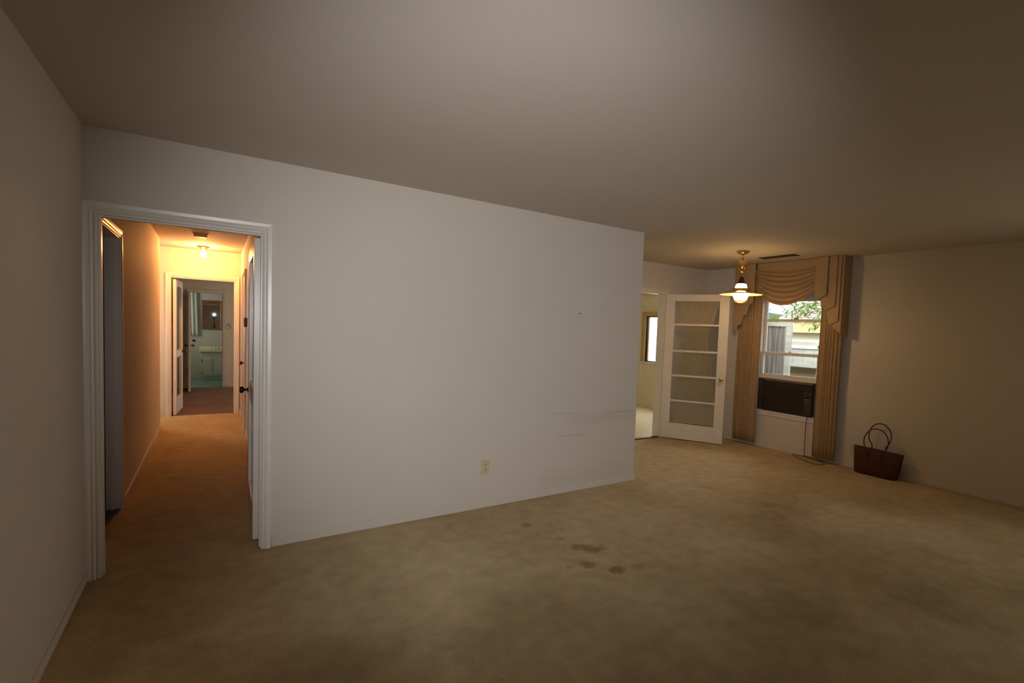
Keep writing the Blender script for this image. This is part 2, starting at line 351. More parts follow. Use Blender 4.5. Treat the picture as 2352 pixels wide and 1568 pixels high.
# ------------------------------------------------------------------ casings (mitred moulded profile round an opening)
PROF = [(0, 0), (0, .010), (.008, .015), (.012, .011), (.018, .011), (.021, .016), (.030, .020), (.048, .022), (.054, .020), (.056, .012), (.056, 0)]
def casing_bm(x0, x1, z1, prof=PROF, sgn=-1, y0=0, zb=0):
    bm = bmesh.new(); rows = []
    for (wd, d) in prof:
        rows.append([bm.verts.new(p) for p in ((x0-wd, y0+sgn*d, zb), (x0-wd, y0+sgn*d, z1+wd), (x1+wd, y0+sgn*d, z1+wd), (x1+wd, y0+sgn*d, zb))])
    for a, b in zip(rows, rows[1:]):
        for i in range(3): bm.faces.new((a[i], a[i+1], b[i+1], b[i]))
    for i in (0, 3): bm.faces.new([r[i] for r in rows])
    bmesh.ops.recalc_face_normals(bm, faces=bm.faces); return bm
def jamb_add(bm, x0, x1, z1, y0, y1, t=.012, stop=None):
    bx(bm, x0, x0+t, y0, y1, 0, z1); bx(bm, x1-t, x1, y0, y1, 0, z1); bx(bm, x0+t, x1-t, y0, y1, z1-t, z1)
    if stop:
        a, b = stop
        bx(bm, x0+t, x0+t+.010, a, b, 0, z1-t); bx(bm, x1-t-.010, x1-t, a, b, 0, z1-t); bx(bm, x0+t+.01, x1-t-.01, a, b, z1-t-.010, z1-t)
bm = casing_bm(OX0-.008, OX1-.014, OZ-.002, y0=D); jamb_add(bm, OX0, OX1, OZ, D-.002, D+T+.002, stop=(D+.03, D+.07))
struct('trim_3', bm, M_trim, 'glossy white moulded casing round the large hall doorway', 'door casing')
bm = casing_bm(EX0, EX1, EZ, y0=D3); jamb_add(bm, EX0, EX1, EZ, D3-.002, D3+T)
struct('trim_4', bm, M_trim, 'painted casing round the doorway at the end of the hall', 'door casing')
bm = casing_bm(PX0, PX1, PZ, prof=[(0, 0), (0, .012), (.05, .016), (.055, 0)], y0=Y4); jamb_add(bm, PX0, PX1, PZ, Y4-.002, Y4+T)
struct('trim_5', bm, M_bed, 'taupe casing round the bathroom doorway', 'door casing')
# side doorway in the left hall wall (plane X = XL, facing +X)
bm = bmesh.new(); rows = []
for wd, d in PROF:
    rows.append([bm.verts.new(p) for p in ((XL+d*.5, LY0-wd, 0), (XL+d*.5, LY0-wd, 2.03+wd), (XL+d*.5, LY1+wd, 2.03+wd), (XL+d*.5, LY1+wd, 0))])
for a, b in zip(rows, rows[1:]):
    for i in range(3): bm.faces.new((a[i], a[i+1], b[i+1], b[i]))
for i in (0, 3): bm.faces.new([r[i] for r in rows])
bmesh.ops.recalc_face_normals(bm, faces=bm.faces)
bx(bm, XL-.09, XL, LY1-.012, LY1, 0, 2.03); bx(bm, XL-.065, XL-.035, LY1-.024, LY1-.012, 0, 2.018)
bx(bm, XL-.09, XL, LY0, LY0+.012, 0, 2.03); bx(bm, XL-.09, XL, LY0+.012, LY1-.012, 2.018, 2.03)
struct('trim_6', bm, M_trim, 'white casing of the dark side doorway on the left of the hall', 'door casing')
# closed door casing on the right hall wall
bm = bmesh.new(); rows = []
for wd, d in PROF:
    rows.append([bm.verts.new(p) for p in ((HR-d, RD0-wd, 0), (HR-d, RD0-wd, 2.03+wd), (HR-d, RD1+wd, 2.03+wd), (HR-d, RD1+wd, 0))])
for a, b in zip(rows, rows[1:]):
    for i in range(3): bm.faces.new((a[i], a[i+1], b[i+1], b[i]))
for i in (0, 3): bm.faces.new([r[i] for r in rows])
bmesh.ops.recalc_face_normals(bm, faces=bm.faces)
struct('trim_7', bm, M_trim, 'casing of the closed door on the right side of the hall', 'door casing')
# glazed door opening
bm = casing_bm(DX0, DX1, 2.035, prof=[(0, 0), (0, .012), (.05, .014), (.052, 0)], y0=D2); jamb_add(bm, DX0, DX1, 2.04, D2-.002, D2+T+.01, t=.010)
struct('trim_8', bm, M_door, 'plain painted casing of the glazed door opening', 'door casing')
struct('trim_9', boxes((DX0+.01, DX1-.01, D2-.005, D2+.05, 0, .012)), M_metal, 'dark metal threshold strip below the glazed door opening', 'threshold')
# baseboards
struct('baseboard_center', boxes((OX1+.045, XE+.012, D-.011, D, 0, .062)), M_wall, 'low baseboard along the long off-white wall', 'baseboard', bevel=.004)
struct('baseboard_left', boxes((XL, XL+.006, YB, D-.024, 0, .05)), M_wall, 'low baseboard along the shaded left wall', 'baseboard', bevel=.004)
struct('baseboard_right', boxes((XR-.011, XR, YB, D2-.0, 0, .055)), M_wall, 'low baseboard along the right wall under the window', 'baseboard', bevel=.004)
struct('baseboard_far', boxes((5.33, XR-.011, D2-.011, D2, 0, .055), (XE, DX0-.055, D2-.011, D2, 0, .055)), M_wall, 'short baseboard behind the glazed door', 'baseboard', bevel=.004)
struct('baseboard_return', boxes((XE, XE+.011, D, D2-.011, 0, .062)), M_wall, None, None, bevel=.004)
struct('baseboard_hall_left', boxes((XL, XL+.011, LY1+.06, 8.15, 0, .062)), M_trim, 'low baseboard along the orange lit hall wall', 'baseboard', bevel=.004)
struct('baseboard_hall_right', boxes((HR-.011, HR, D+T+.01, RD0-.06, 0, .062), (HR-.011, HR, RD1+.06, D3, 0, .062)), M_trim, 'low baseboard along the right side of the hall', 'baseboard', bevel=.004)
struct('baseboard_bedroom', boxes((PX1+.06, 2.6, Y4-.011, Y4, 0, .07)), M_bed, 'baseboard of the bedroom wall beside the bathroom doorway', 'baseboard', bevel=.004)

# ------------------------------------------------------------------ doors
def knob_bm(x, y0, y1, z, r=.027, axis='Y'):
    s = 1 if y1 > y0 else -1; L = abs(y1-y0)
    pr = [(.024, 0), (.026, .004), (.010, .008), (.009, L*.45), (r*.7, L*.55), (r, L*.72), (r, L*.86), (r*.6, L*.98), (.003, L)]
    return lathe([(a, s*h) for a, h in pr], 24, (x, y0, z), 'Y')
def glazed_door(root, W, H, th, stile, top, bottom, rails, rail_h, pm, gm):
    """local frame: x from the hinge to the free edge, y = thickness, z up"""
    bm = boxes((0, stile, -th/2, th/2, .012, H), (W-stile, W, -th/2, th/2, .012, H), (stile, W-stile, -th/2, th/2, H-top, H), (stile, W-stile, -th/2, th/2, .012, bottom))
    obj('frame', bm, pm, root, local=True, bevel=.003)
    for z in rails: obj('glazing_bar', boxes((stile-.001, W-stile+.001, -th*.36, th*.36, z-rail_h/2, z+rail_h/2)), pm, root, local=True, bevel=.003)
    zs = [bottom] + [r for r in rails] + [H-top]
    for a, b in zip(zs, zs[1:]):
        a2 = a + (rail_h/2 if a != bottom else 0); b2 = b - (rail_h/2 if b != H-top else 0)
        obj('glass_pane', boxes((stile, W-stile, -.002, .002, a2, b2)), gm, root, local=True)
# dining area door
ang = math.atan2(-.876, .482)
dr = sthing('door_1', 'open cream glazed door with five panes standing in front of the dining corner', 'door', (5.277, 4.993, 0), ang)
glazed_door(dr, .852, 2.028, .036, .125, .092, .230, [1.611, 1.244, .900, .548], .028, M_door, M_glass)
k = obj('door_knob', knob_bm(.797, -.018, -.075, .89), M_brass, dr, smooth=True, local=True); k['label'] = 'polished brass knob'
k = obj('door_knob', knob_bm(.797, .018, .075, .89), M_brass, dr, smooth=True, local=True); k['label'] = 'polished brass knob'
obj('latch', boxes((.851, .854, -.009, .009, .85, .93)), M_bronze, dr, local=True)
def sheer(u, v):
    z = .245 + 1.69*v; zt = 1.45
    t = min(1, abs(z-zt)/(.48 if z > zt else .95)); e = t**.75
    xl = .335 - (.335-.150)*e; xr = .560 + (.725-.560)*e
    return (xl + (xr-xl)*u, .027 + .0035*math.sin(2*PI*13*u) + .002*math.sin(9*v+5*u), z)
o = obj('sheer_curtain', grid(sheer, 130, 60), M_sheer, dr, smooth=True, local=True); o['label'] = 'thin tan sheer curtain gathered at the middle behind the panes'
obj('tie_band', grid(lambda u, v: (.332+.232*u, .038-.0*v, 1.435+.035*v+.012*u), 6, 2), M_sheer, dr, local=True, solid=.002)
for z in (.245, 1.935): obj('curtain_rod', lathe([(.004, .14), (.004, .735)], 8, (0, .027, z), 'X'), M_door, dr, local=True)
for z in (.25, 1.0, 1.8): obj('hinge', boxes((-.008, .0, -.02, -.002, z-.045, z+.045)), M_door, dr, local=True, bevel=.002)
# hall doorway door, folded back against the hall wall, edge towards the camera
ha = math.atan2(.76, .008)
dr = sthing('door_2', 'white glazed door swung open into the hall, seen edge-on with painted hinges', 'door', (.229, 3.768, 0), ha)
glazed_door(dr, .762, 1.985, .036, .085, .10, .225, [.93], .13, M_trim, M_glass)
k = obj('door_knob', knob_bm(.697, .018, .078, .925), M_bronze, dr, smooth=True, local=True); k['label'] = 'dark bronze knob'
for z in (.30, 1.80):
    bm = lathe([(.007, z-.05), (.007, z+.05)], 12, (-.006, -.021, 0)); bx(bm, -.003, .0, -.019, .012, z-.05, z+.05)
    obj('hinge', bm, M_trim, dr, local=True)
obj('latch', boxes((.7625, .766, -.01, .01, .88, .97)), M_bronze, dr, local=True)
struct('trim_10', boxes((.2475, .2505, 3.70, 3.72, .87, .96)), M_black, 'small dark strike plate on the hall doorway jamb', 'strike plate')
# closed door on the right side of the hall
dr = sthing('door_3', 'closed painted door on the right side of the hall near the bulb', 'door', (HR+.03, RD0, 0), PI/2)
obj('door_leaf', boxes((.003, .757, -.0, .036, .01, 2.027)), M_trim, dr, local=True, bevel=.003)
for (a, b, c, d_) in ((.10, .66, .15, .90), (.10, .66, 1.02, 1.92)): obj('panel', boxes((a, b, .036, .042, c, d_)), M_trim, dr, local=True, bevel=.004)
k = obj('door_knob', knob_bm(.08, .036, .098, .90), M_bronze, dr, smooth=True, local=True); k['label'] = 'dark bronze knob'
# bedroom door
ha = math.atan2(.998, .065)
dr = sthing('door_4', 'open glazed bedroom door on the left of the doorway at the end of the hall', 'door', (-.480, 9.145, 0), ha)
glazed_door(dr, .755, 2.0, .036, .10, .10, .235, [.90], .10, M_trim, M_glass)
k = obj('door_knob', knob_bm(.69, -.018, -.075, .92), M_bronze, dr, smooth=True, local=True); k['label'] = 'dark bronze knob'
# bathroom door
ha = math.atan2(-.99, .055)
dr = sthing('door_5', 'narrow bathroom door opened towards the camera, seen edge-on', 'door', (-.432, 12.612, 0), ha)
obj('door_leaf', boxes((.0, .70, -.018, .018, .01, 1.97)), M_bed, dr, local=True, bevel=.003)
for s in (-1, 1):
    k = obj('door_knob', knob_bm(.64, s*.018, s*.078, .905), M_bronze, dr, smooth=True, local=True); k['label'] = 'dark bronze knob'
for z in (.35, 1.85): obj('hinge', boxes((-.02, .0, -.004, .004, z-.05, z+.05)), M_bronze, dr, local=True)

# ------------------------------------------------------------------ dining window (behind the drapes) with its sashes
win = sthing('window_1', 'white double-hung window between the tan drapes, air conditioner below', 'window', (XR, (WY0+WY1)/2, WZ0))
obj('window_frame', boxes((XR, XR+T, WY0, WY0+.022, WZ0, WZ1), (XR, XR+T, WY1-.022, WY1, WZ0, WZ1), (XR, XR+T, WY0+.022, WY1-.022, WZ1-.03, WZ1), (XR+.02, XR+T, WY0+.022, WY1-.022, WZ0-.0, WZ0+.012),
    (XR-.014, XR, WY0-.05, WY0, WZ0-.06, WZ1+.06), (XR-.014, XR, WY1, WY1+.05, WZ0-.06, WZ1+.06), (XR-.014, XR, WY0, WY1, WZ1, WZ1+.06)), M_trim, win, bevel=.003)
a, b = WY0+.022, WY1-.022
obj('sash', boxes((XR+.03, XR+.06, a, a+.035, .93, 1.29), (XR+.03, XR+.06, b-.035, b, .93, 1.29), (XR+.03, XR+.06, a+.035, b-.035, .935, .995), (XR+.03, XR+.06, a+.035, b-.035, 1.255, 1.29)), M_trim, win, bevel=.003)
obj('sash', boxes((XR+.065, XR+.095, a, a+.035, 1.25, 2.0), (XR+.065, XR+.095, b-.035, b, 1.25, 2.0), (XR+.065, XR+.095, a+.035, b-.035, 1.955, 2.0), (XR+.065, XR+.095, a+.035, b-.035, 1.25, 1.275), (XR+.065, XR+.095, a+.035, b-.035, 1.70, 1.728)), M_trim, win, bevel=.003)
obj('glass_pane', boxes((XR+.043, XR+.047, a+.035, b-.035, .995, 1.255)), M_glass, win)
obj('glass_pane', boxes((XR+.078, XR+.082, a+.035, b-.035, 1.728, 1.955)), M_glass, win)
obj('glass_pane', boxes((XR+.078, XR+.082, a+.035, b-.035, 1.275, 1.70)), M_glass, win)
obj('sash_lock', lathe([(.02, 0), (.022, .008), (.012, .014), (.006, .022)], 16, (XR+.05, 3.66, 1.290)), M_trim, win, smooth=True)
obj('sash_lock', boxes((XR+.066, XR+.09, 3.60, 3.65, 1.728, 1.740)), M_bronze, win, bevel=.003)
obj('window_sill', boxes((XR-.022, XR+.02, WY0-.06, WY1+.06, WZ0-.022, WZ0-.0), (XR-.012, XR, WY0-.05, WY1+.05, WZ0-.065, WZ0-.022)), M_trim, win, bevel=.003)
# window out of the camera's view that lights the living room
for nm, (x0, x1, y0, y1), z0, z1 in (('window_2', (XR+.03, XR+.07, RY0, RY1), RZ0, RZ1),):
    o = sthing(nm, None, None, ((x0+x1)/2, (y0+y1)/2, z0)); bm = bmesh.new()
    n = 3; st = (y1-y0)/n
    for i in range(n+1): yy = y0+i*st; bx(bm, x0, x1, max(y0, yy-.02), min(y1, yy+.02), z0, z1)
    bx(bm, x0, x1, y0, y1, z0, z0+.04); bx(bm, x0, x1, y0, y1, z1-.04, z1)
    obj('window_frame', bm, M_trim, o)
# kitchen window
win = sthing('window_3', 'tan framed kitchen window, overexposed, past the glazed door', 'window', (KX, 6.5, KZ0))
obj('window_frame', boxes((KX-.018, KX, KY0-.09, KY0, KZ0-.0, KZ1+.09), (KX-.018, KX, KY1, KY1+.09, KZ0-.0, KZ1+.09), (KX-.018, KX, KY0, KY1, KZ1, KZ1+.09)), M_tanwood, win, bevel=.003)
obj('sash', boxes((KX+.02, KX+.06, KY0, KY0+.03, KZ0, KZ1), (KX+.02, KX+.06, KY1-.03, KY1, KZ0, KZ1), (KX+.02, KX+.06, KY0, KY1, KZ1-.02, KZ1), (KX+.02, KX+.06, KY0, KY1, KZ0, KZ0+.02)), M_bronze, win)
obj('glass_pane', boxes((KX+.038, KX+.042, KY0+.03, KY1-.03, KZ0+.02, KZ1-.02)), M_glass, win)
obj('window_sill', boxes((KX-.05, KX+.02, KY0-.09, KY1+.09, KZ0-.02, KZ0)), M_trim, win, bevel=.004)

# ------------------------------------------------------------------ window air conditioner
AX = XR-.018
ac = thing('air_conditioner', 'dark brown window air conditioner below the raised sash, cord hanging to the carpet', 'air conditioner', (AX, 3.66, WZ0))
obj('housing', boxes((AX+.018, XR+.42, 3.305, 3.985, WZ0+.014, .905)), M_black, ac, bevel=.006)
obj('front_panel', boxes((AX, AX+.018, 3.305, 3.985, WZ0+.008, .53), (AX, AX+.018, 3.305, 3.985, .815, .905), (AX, AX+.018, 3.97, 3.985, .53, .815), (AX, AX+.018, 3.405, 3.425, .53, .815), (AX, AX+.018, 3.305, 3.318, .53, .815)), M_black, ac, bevel=.003)
bm = bmesh.new()
for i in range(12):
    z = .537 + i*.0232
    prism([(AX+.004, z), (AX+.014, z+.010), (AX+.012, z+.013), (AX+.001, z+.004)], 3.425, 3.97, 'XZ', bm)
bx(bm, AX+.002, AX+.012, 3.69, 3.70, .53, .815)
obj('grille', bm, M_acb, ac)
cp = obj('control_panel', boxes((AX+.003, AX+.018, 3.318, 3.405, .53, .815), (AX+.0, AX+.003, 3.325, 3.398, .808, .811), (AX+.0, AX+.003, 3.325, 3.398, .535, .538)), M_acb, ac, bevel=.002)
obj('control_knob', lathe([(.026, 0), (.026, -.008), (.016, -.010), (.015, -.020), (.002, -.021)], 24, (AX+.003, 3.362, .755), 'X'), M_black, cp, smooth=True)
obj('badge', boxes((AX+.0005, AX+.003, 3.345, 3.38, .716, .722)), M_chrome, cp)
obj('side_panel', boxes((XR-.002, XR+.02, 3.985, 4.062, WZ0+.012, .925)), mat('dark_accordion', (.045, .03, .022), .6), ac)
obj('side_panel', boxes((XR-.002, XR+.02, 3.263, 3.305, WZ0+.012, .925)), M_black, ac)
obj('sash_shade_strip', boxes((XR+.022, XR+.035, 3.263, 4.062, .900, .932)), mat('brown_sash_shade', (.20, .12, .06), .6), ac)  # brown strip: shade under the sash put into its colour
pts = [(AX+.03, 3.345, .512), (AX-.012, 3.345, .50), (AX-.02, 3.345, .44), (AX-.018, 3.348, .25), (AX-.02, 3.345, .08), (AX-.03, 3.33, .025), (AX-.02, 3.28, .006), (AX-.04, 3.2, .006), (AX-.09, 3.09, .006),
       (AX-.15, 3.02, .006), (AX-.22, 3.02, .006), (AX-.25, 3.10, .006), (AX-.20, 3.26, .006), (AX-.12, 3.40, .006), (AX-.045, 3.475, .006), (AX-.02, 3.47, .006), (AX-.012, 3.40, .006), (AX+.0, 3.33, .012), (AX+.0, 3.22, .012), (AX+.0, 3.10, .006)]
def smooth_pts(P, n=6):
    P = [Vector(p) for p in P]; out = []
    for i in range(len(P)-1):
        a, b, c, d_ = P[max(i-1, 0)], P[i], P[i+1], P[min(i+2, len(P)-1)]
        for k in range(n):
            t = k/n; out.append(.5*((2*b)+(-a+c)*t+(2*a-5*b+4*c-d_)*t*t+(-a+3*b-3*c+d_)*t**3))
    out.append(P[-1]); return out
obj('power_cord', tube(smooth_pts(pts), .0048, 8), M_cord, ac, smooth=True)

# ------------------------------------------------------------------ drapes and valance
def drape(y0, y1, z0, z1, n, x, amp, label, seed, flat=0):
    rnd = random.Random(seed); ph = [rnd.uniform(-.5, .5) for _ in range(12)]
    root = thing('curtain', label, 'curtain', (x, (y0+y1)/2, z0))
    def f(u, v):
        s = 2*PI*n*u + 1.3*math.sin(2*PI*u*1.7+ph[0]) + .6*math.sin(2*PI*u*3.1+ph[1]); k = 1-.25*v
        xx = x + amp*k*(1 - 2*abs(math.sin(s/2))**.65) + .008*math.sin(2*PI*u*2.3+ph[2]) + .004*math.sin(5*v+ph[3]+3*u)
        yy = y0 + (y1-y0)*u - .008*math.sin(s)*k + .004*math.sin(3*v*2+ph[4])
        e = (1-u) if flat > 0 else u; k2 = max(0, min(1, (e-.20)/.12)); k2 = k2*k2*(3-2*k2)
        return ((x - .018)*(1-k2) + xx*k2 + .012*(1-k2)*math.sin(e*20), yy, z0 + (z1-z0)*v)
    obj('pleated_cloth', grid(f, 240, 14), M_drape, root, smooth=True, solid=.003)
    return root
XC = 6.062
drape(4.005, 4.362, .05, 2.30, 9.4, XC, .034, 'tan pleated drape on the glazed-door side of the window', 3, -1)
drape(2.962, 3.215, .045, 2.30, 7.2, XC, .032, 'tan pleated drape on the handbag side of the window', 5, 1)
XV = 5.965
val = thing('valance', 'tan swagged valance with stepped jabots over the dining window', 'valance', (XV, 3.65, 1.9))
obj('mounting_board', boxes((XV+.03, XR, 2.953, 4.372, 2.405, 2.425)), M_swag, val)
ys0, ys1 = 3.225, 4.07
def swag(u, v):
    y = ys0 + (ys1-ys0)*u; c = 1-(2*u-1)**2; e = abs(2*u-1)
    end = 2.446 - v*(.375 - .045*u); sag = .205*max(0, v)**1.0*c
    z = end - sag
    k = max(0, min(1, (v-.22)/.1)); fold = abs(math.sin(PI*6.5*(v-.22)/.78))**.55 if v > .22 else 0
    x = XV + .016 - .034*c*v - k*.042*fold*(.5+.5*c)
    return (x, y, z)
obj('swag', grid(swag, 60, 120), M_swag, val, smooth=True, solid=.003)
TP = 2.446
def slab(poly, x, name='jabot_pleat', par=None):
    o = obj(name, prism(poly, x, x+.006), M_swag, par, bevel=.0025); return o
jr = obj('jabot', prism([(3.245, TP), (3.245, 2.0), (3.205, 1.94), (3.10, 2.005), (3.10, TP)], XV-.046, XV-.038), M_swag, val, bevel=.003)
slab([(3.24, TP), (3.19, 1.95), (3.122, 1.81), (3.005, 1.87), (3.005, TP)], XV-.024, par=jr)
slab([(3.18, TP), (3.13, 1.90), (3.066, 1.646), (2.965, 1.70), (2.965, TP)], XV-.010, par=jr)
slab([(3.15, TP), (3.10, 1.85), (3.062, 1.650), (2.936, 1.548), (2.936, TP)], XV+.004, par=jr)
jl = obj('jabot', prism([(4.05, TP), (4.05, 2.05), (4.065, 1.925), (4.155, 1.895), (4.155, TP)][::-1], XV-.046, XV-.038), M_swag, val, bevel=.003)
slab([(4.06, TP), (4.10, 2.0), (4.162, 1.772), (4.243, 1.755), (4.243, TP)], XV-.024, par=jl)
slab([(4.12, TP), (4.18, 1.9), (4.246, 1.642), (4.345, 1.612), (4.36, TP)], XV-.014, par=jl)
slab([(4.15, TP), (4.20, 1.9), (4.29, 1.66), (4.325, 1.535), (4.385, 1.60), (4.385, TP)], XV-.004, par=jl)
obj('return_panel', prism([(XV+.002, 1.545), (XV+.002, TP), (XR-.002, TP), (XR-.002, 1.52)], 2.936, 2.944, 'XZ'), M_swag, val, bevel=.002)
obj('return_panel', prism([(XV+.006, 1.585), (XV+.006, TP), (XR-.002, TP), (XR-.002, 1.57)], 4.377, 4.385, 'XZ'), M_swag, val, bevel=.002)

# ------------------------------------------------------------------ pendant lamp
px, py = 5.011, 3.602
pl = thing('pendant_lamp', 'brass pulley pendant lamp with glowing opal glass in front of the window', 'pendant lamp', (px, py, HC))
c = (px, py, 0)
obj('ceiling_canopy', lathe([(.068, HC), (.070, HC-.008), (.060, HC-.018), (.056, HC-.026), (.018, HC-.032), (.014, HC-.044), (.004, HC-.046)], 32, c), M_brass, pl, smooth=True)
obj('cord', lathe([(.004, HC-.04), (.004, 2.09)], 8, c), M_brass, pl)
obj('pulley_weight', lathe([(.006, 2.375), (.014, 2.366), (.030, 2.350), (.042, 2.318), (.047, 2.280), (.044, 2.245), (.034, 2.222), (.022, 2.208), (.010, 2.200)], 32, c), M_brass, pl, smooth=True)
obj('socket_cover', lathe([(.006, 2.165), (.012, 2.158), (.026, 2.148), (.030, 2.115), (.048, 2.085), (.052, 2.078)], 32, c), M_bronze, pl, smooth=True)
obj('upper_glass', lathe([(.046, 2.078), (.056, 2.070), (.064, 2.040), (.068, 2.012)], 32, c), M_shade, pl, smooth=True)
M_shin = mat('ivory_enamel', (.85, .70, .50), .35)
sh = obj('brass_shade', lathe([(.070, 2.014), (.094, 2.026), (.097, 2.022), (.098, 2.006), (.104, 2.000), (.150, 1.985), (.200, 1.972), (.237, 1.958), (.238, 1.956)], 48, c), M_brass, pl, smooth=True)
# open the shade's end caps
bm = bmesh.new(); bm.from_mesh(sh.data); bmesh.ops.delete(bm, geom=[f for f in bm.faces if len(f.verts) > 4], context='FACES'); bm.to_mesh(sh.data); bm.free()
so = obj('shade_lining', lathe([(.098, 1.996), (.150, 1.980), (.200, 1.967), (.236, 1.955)], 48, c), M_shin, pl, smooth=True); so['label'] = 'pale enamelled underside'
bm = bmesh.new(); bm.from_mesh(so.data); bmesh.ops.delete(bm, geom=[f for f in bm.faces if len(f.verts) > 4], context='FACES'); bm.to_mesh(so.data); bm.free()
obj('lower_glass', lathe([(.080, 2.004), (.094, 1.980), (.060, 1.898), (.050, 1.896)], 32, c), M_shade, pl, smooth=True)
bm = bmesh.new()
for k in range(4):
    a = math.radians(125.6) + k*PI/2
    tube([(px+.100*math.cos(a), py+.100*math.sin(a), 1.982), (px+.066*math.cos(a), py+.066*math.sin(a), 1.892), (px+.058*math.cos(a), py+.058*math.sin(a), 1.868)], .0022, 6, bm)
tube([(px+.057*math.cos(2*PI*k/24), py+.057*math.sin(2*PI*k/24), 1.868) for k in range(24)], .005, 8, bm, True)
tube([(px+.066*math.cos(2*PI*k/24), py+.066*math.sin(2*PI*k/24), 1.890) for k in range(24)], .0035, 8, bm, True)
obj('brass_cage', bm, M_brass, pl, smooth=True)

# ceiling vent
vt = thing('ceiling_vent', 'dark rectangular vent grille in the ceiling over the window', 'vent', (5.59, 3.53, HC))
VX0, VX1, VY0, VY1 = 5.53, 5.66, 3.30, 3.755
obj('vent_frame', boxes((VX0, VX1, VY0, VY0+.014, HC-.006, HC), (VX0, VX1, VY1-.014, VY1, HC-.006, HC), (VX0, VX0+.014, VY0, VY1, HC-.006, HC), (VX1-.014, VX1, VY0, VY1, HC-.006, HC)), M_vent, vt)
obj('backing', boxes((VX0+.014, VX1-.014, VY0+.014, VY1-.014, HC-.0015, HC)), M_black, vt)
bm = bmesh.new()
for i in range(8): bx(bm, VX0+.020+i*.0125, VX0+.024+i*.0125, VY0+.014, VY1-.014, HC-.006, HC-.0015)
obj('louvre', bm, M_vent, vt)

# ------------------------------------------------------------------ handbag
hb = thing('handbag', 'dark brown leather handbag standing on the carpet against the right wall', 'handbag', (6.03, 2.49, 0))
bag = bmesh.new()
secs = [(0.0, .205, .056), (.02, .215, .064), (.10, .224, .062), (.20, .238, .046), (.272, .250, .022), (.284, .251, .014)]
rows = []
for z, hl, hw in secs:
    row = []
    for k in range(28):
        a = 2*PI*k/28; ca, sa = math.cos(a), math.sin(a)
        yy = hl*math.copysign(abs(ca)**.35, ca); xx = hw*math.copysign(abs(sa)**.5, sa)
        lx = .03*(z/.27)
        row.append(bag.verts.new((6.035+xx+lx, 2.493+yy, z + .004*math.cos(3*yy*8)*(z > .2) + .006*(z > .2)*(yy/.25))))
    rows.append(row)
for a_, b_ in zip(rows, rows[1:]):
    for k in range(28): bag.faces.new((a_[k], a_[(k+1) % 28], b_[(k+1) % 28], b_[k]))
bag.faces.new(rows[0]); bag.faces.new(rows[-1]); bmesh.ops.recalc_face_normals(bag, faces=bag.faces)
body = obj('bag_body', bag, M_leather, hb, smooth=True, bevel=.004)
obj('flap_seam', tube([(6.0+.0, 2.275, .150), (5.992, 2.40, .152), (5.992, 2.60, .156), (6.0, 2.705, .158)], .003, 6), M_strap, hb, smooth=True)
def arch(yc, x, r, zt, zb, lean, wdt=1.0):
    P = []
    for i in range(33):
        t = -0.28*PI + (1.56*PI)*i/32
        P.append((x+lean*math.sin(t), yc + r*wdt*math.cos(t), zt - r*1.0 + r*1.15*math.sin(t)))
    lo = P[0]; hi = P[-1]
    return [(x-.01, lo[1]-.01, zb)] + P + [(x-.01, hi[1]+.01, zb)]
obj('handle', tube(arch(2.498, 6.005, .122, .50, .19, .02), .0065, 10), M_strap, hb, smooth=True)
obj('handle', tube(arch(2.495, 6.085, .118, .555, .21, .01, .95), .0065, 10), M_strap, hb, smooth=True)

# ------------------------------------------------------------------ outlets
def outlet(loc, axis, label):
    o = thing('wall_outlet', label, 'outlet', loc)
    if axis == 'Y':
        B = lambda a0, a1, d0, d1, z0, z1: (loc[0]+a0, loc[0]+a1, loc[1]-d1, loc[1]-d0, loc[2]+z0, loc[2]+z1); ax = 'Y'; sgn = -1
    else:
        B = lambda a0, a1, d0, d1, z0, z1: (loc[0]-d1, loc[0]-d0, loc[1]+a0, loc[1]+a1, loc[2]+z0, loc[2]+z1); ax = 'X'; sgn = -1
    obj('cover_plate', boxes(B(-.035, .035, 0, .006, -.057, .057)), M_plate, o, bevel=.002)
    for dz in (.021, -.021):
        r = obj('receptacle', boxes(B(-.016, .016, .006, .008, dz-.014, dz+.014)), M_plate, o, bevel=.001)
        obj('slot', boxes(B(-.008, -.005, .008, .0087, dz-.004, dz+.006), B(.005, .008, .008, .0087, dz-.004, dz+.006), B(-.002, .002, .008, .0087, dz-.011, dz-.007)), M_slot, r)
    return o
outlet((1.827, D, .334), 'Y', 'ivory duplex outlet low on the long off-white wall')
outlet((XR, 2.79, .223), 'X', 'ivory outlet on the right wall, half hidden by the handbag')
o = obj('nail', lathe([(.004, 0), (.004, -.012), (.006, -.013), (.006, -.015)], 10, (2.72, D, 1.625), 'Y'), M_bronze); tag(o, 'tiny dark nail high on the long off-white wall', 'nail')

# ------------------------------------------------------------------ hall fittings
lx, ly = -.128, 8.594
cl = thing('ceiling_light', 'bare lit bulb in a brass ceiling holder at the end of the hall', 'ceiling light', (lx, ly, HC))
obj('holder', lathe([(.075, HC), (.080, HC-.006), (.070, HC-.020), (.045, HC-.030), (.030, HC-.050), (.024, HC-.052)], 32, (lx, ly, 0)), M_brass, cl, smooth=True)
obj('bulb', lathe([(.014, HC-.052), (.016, HC-.070), (.030, HC-.100), (.034, HC-.120), (.030, HC-.142), (.016, HC-.156), (.002, HC-.160)], 24, (lx, ly, 0)), M_bulb, cl, smooth=True)
sd = thing('smoke_detector', 'square smoke detector on the hall ceiling in front of the bulb', 'smoke detector', (-.136, 7.35, HC))
obj('base_plate', boxes((-.136-.075, -.136+.075, 7.275, 7.425, HC-.012, HC)), M_smoke, sd, bevel=.004)
obj('cover', boxes((-.136-.068, -.136+.068, 7.282, 7.418, HC-.046, HC-.012)), M_smoke, sd, bevel=.010)
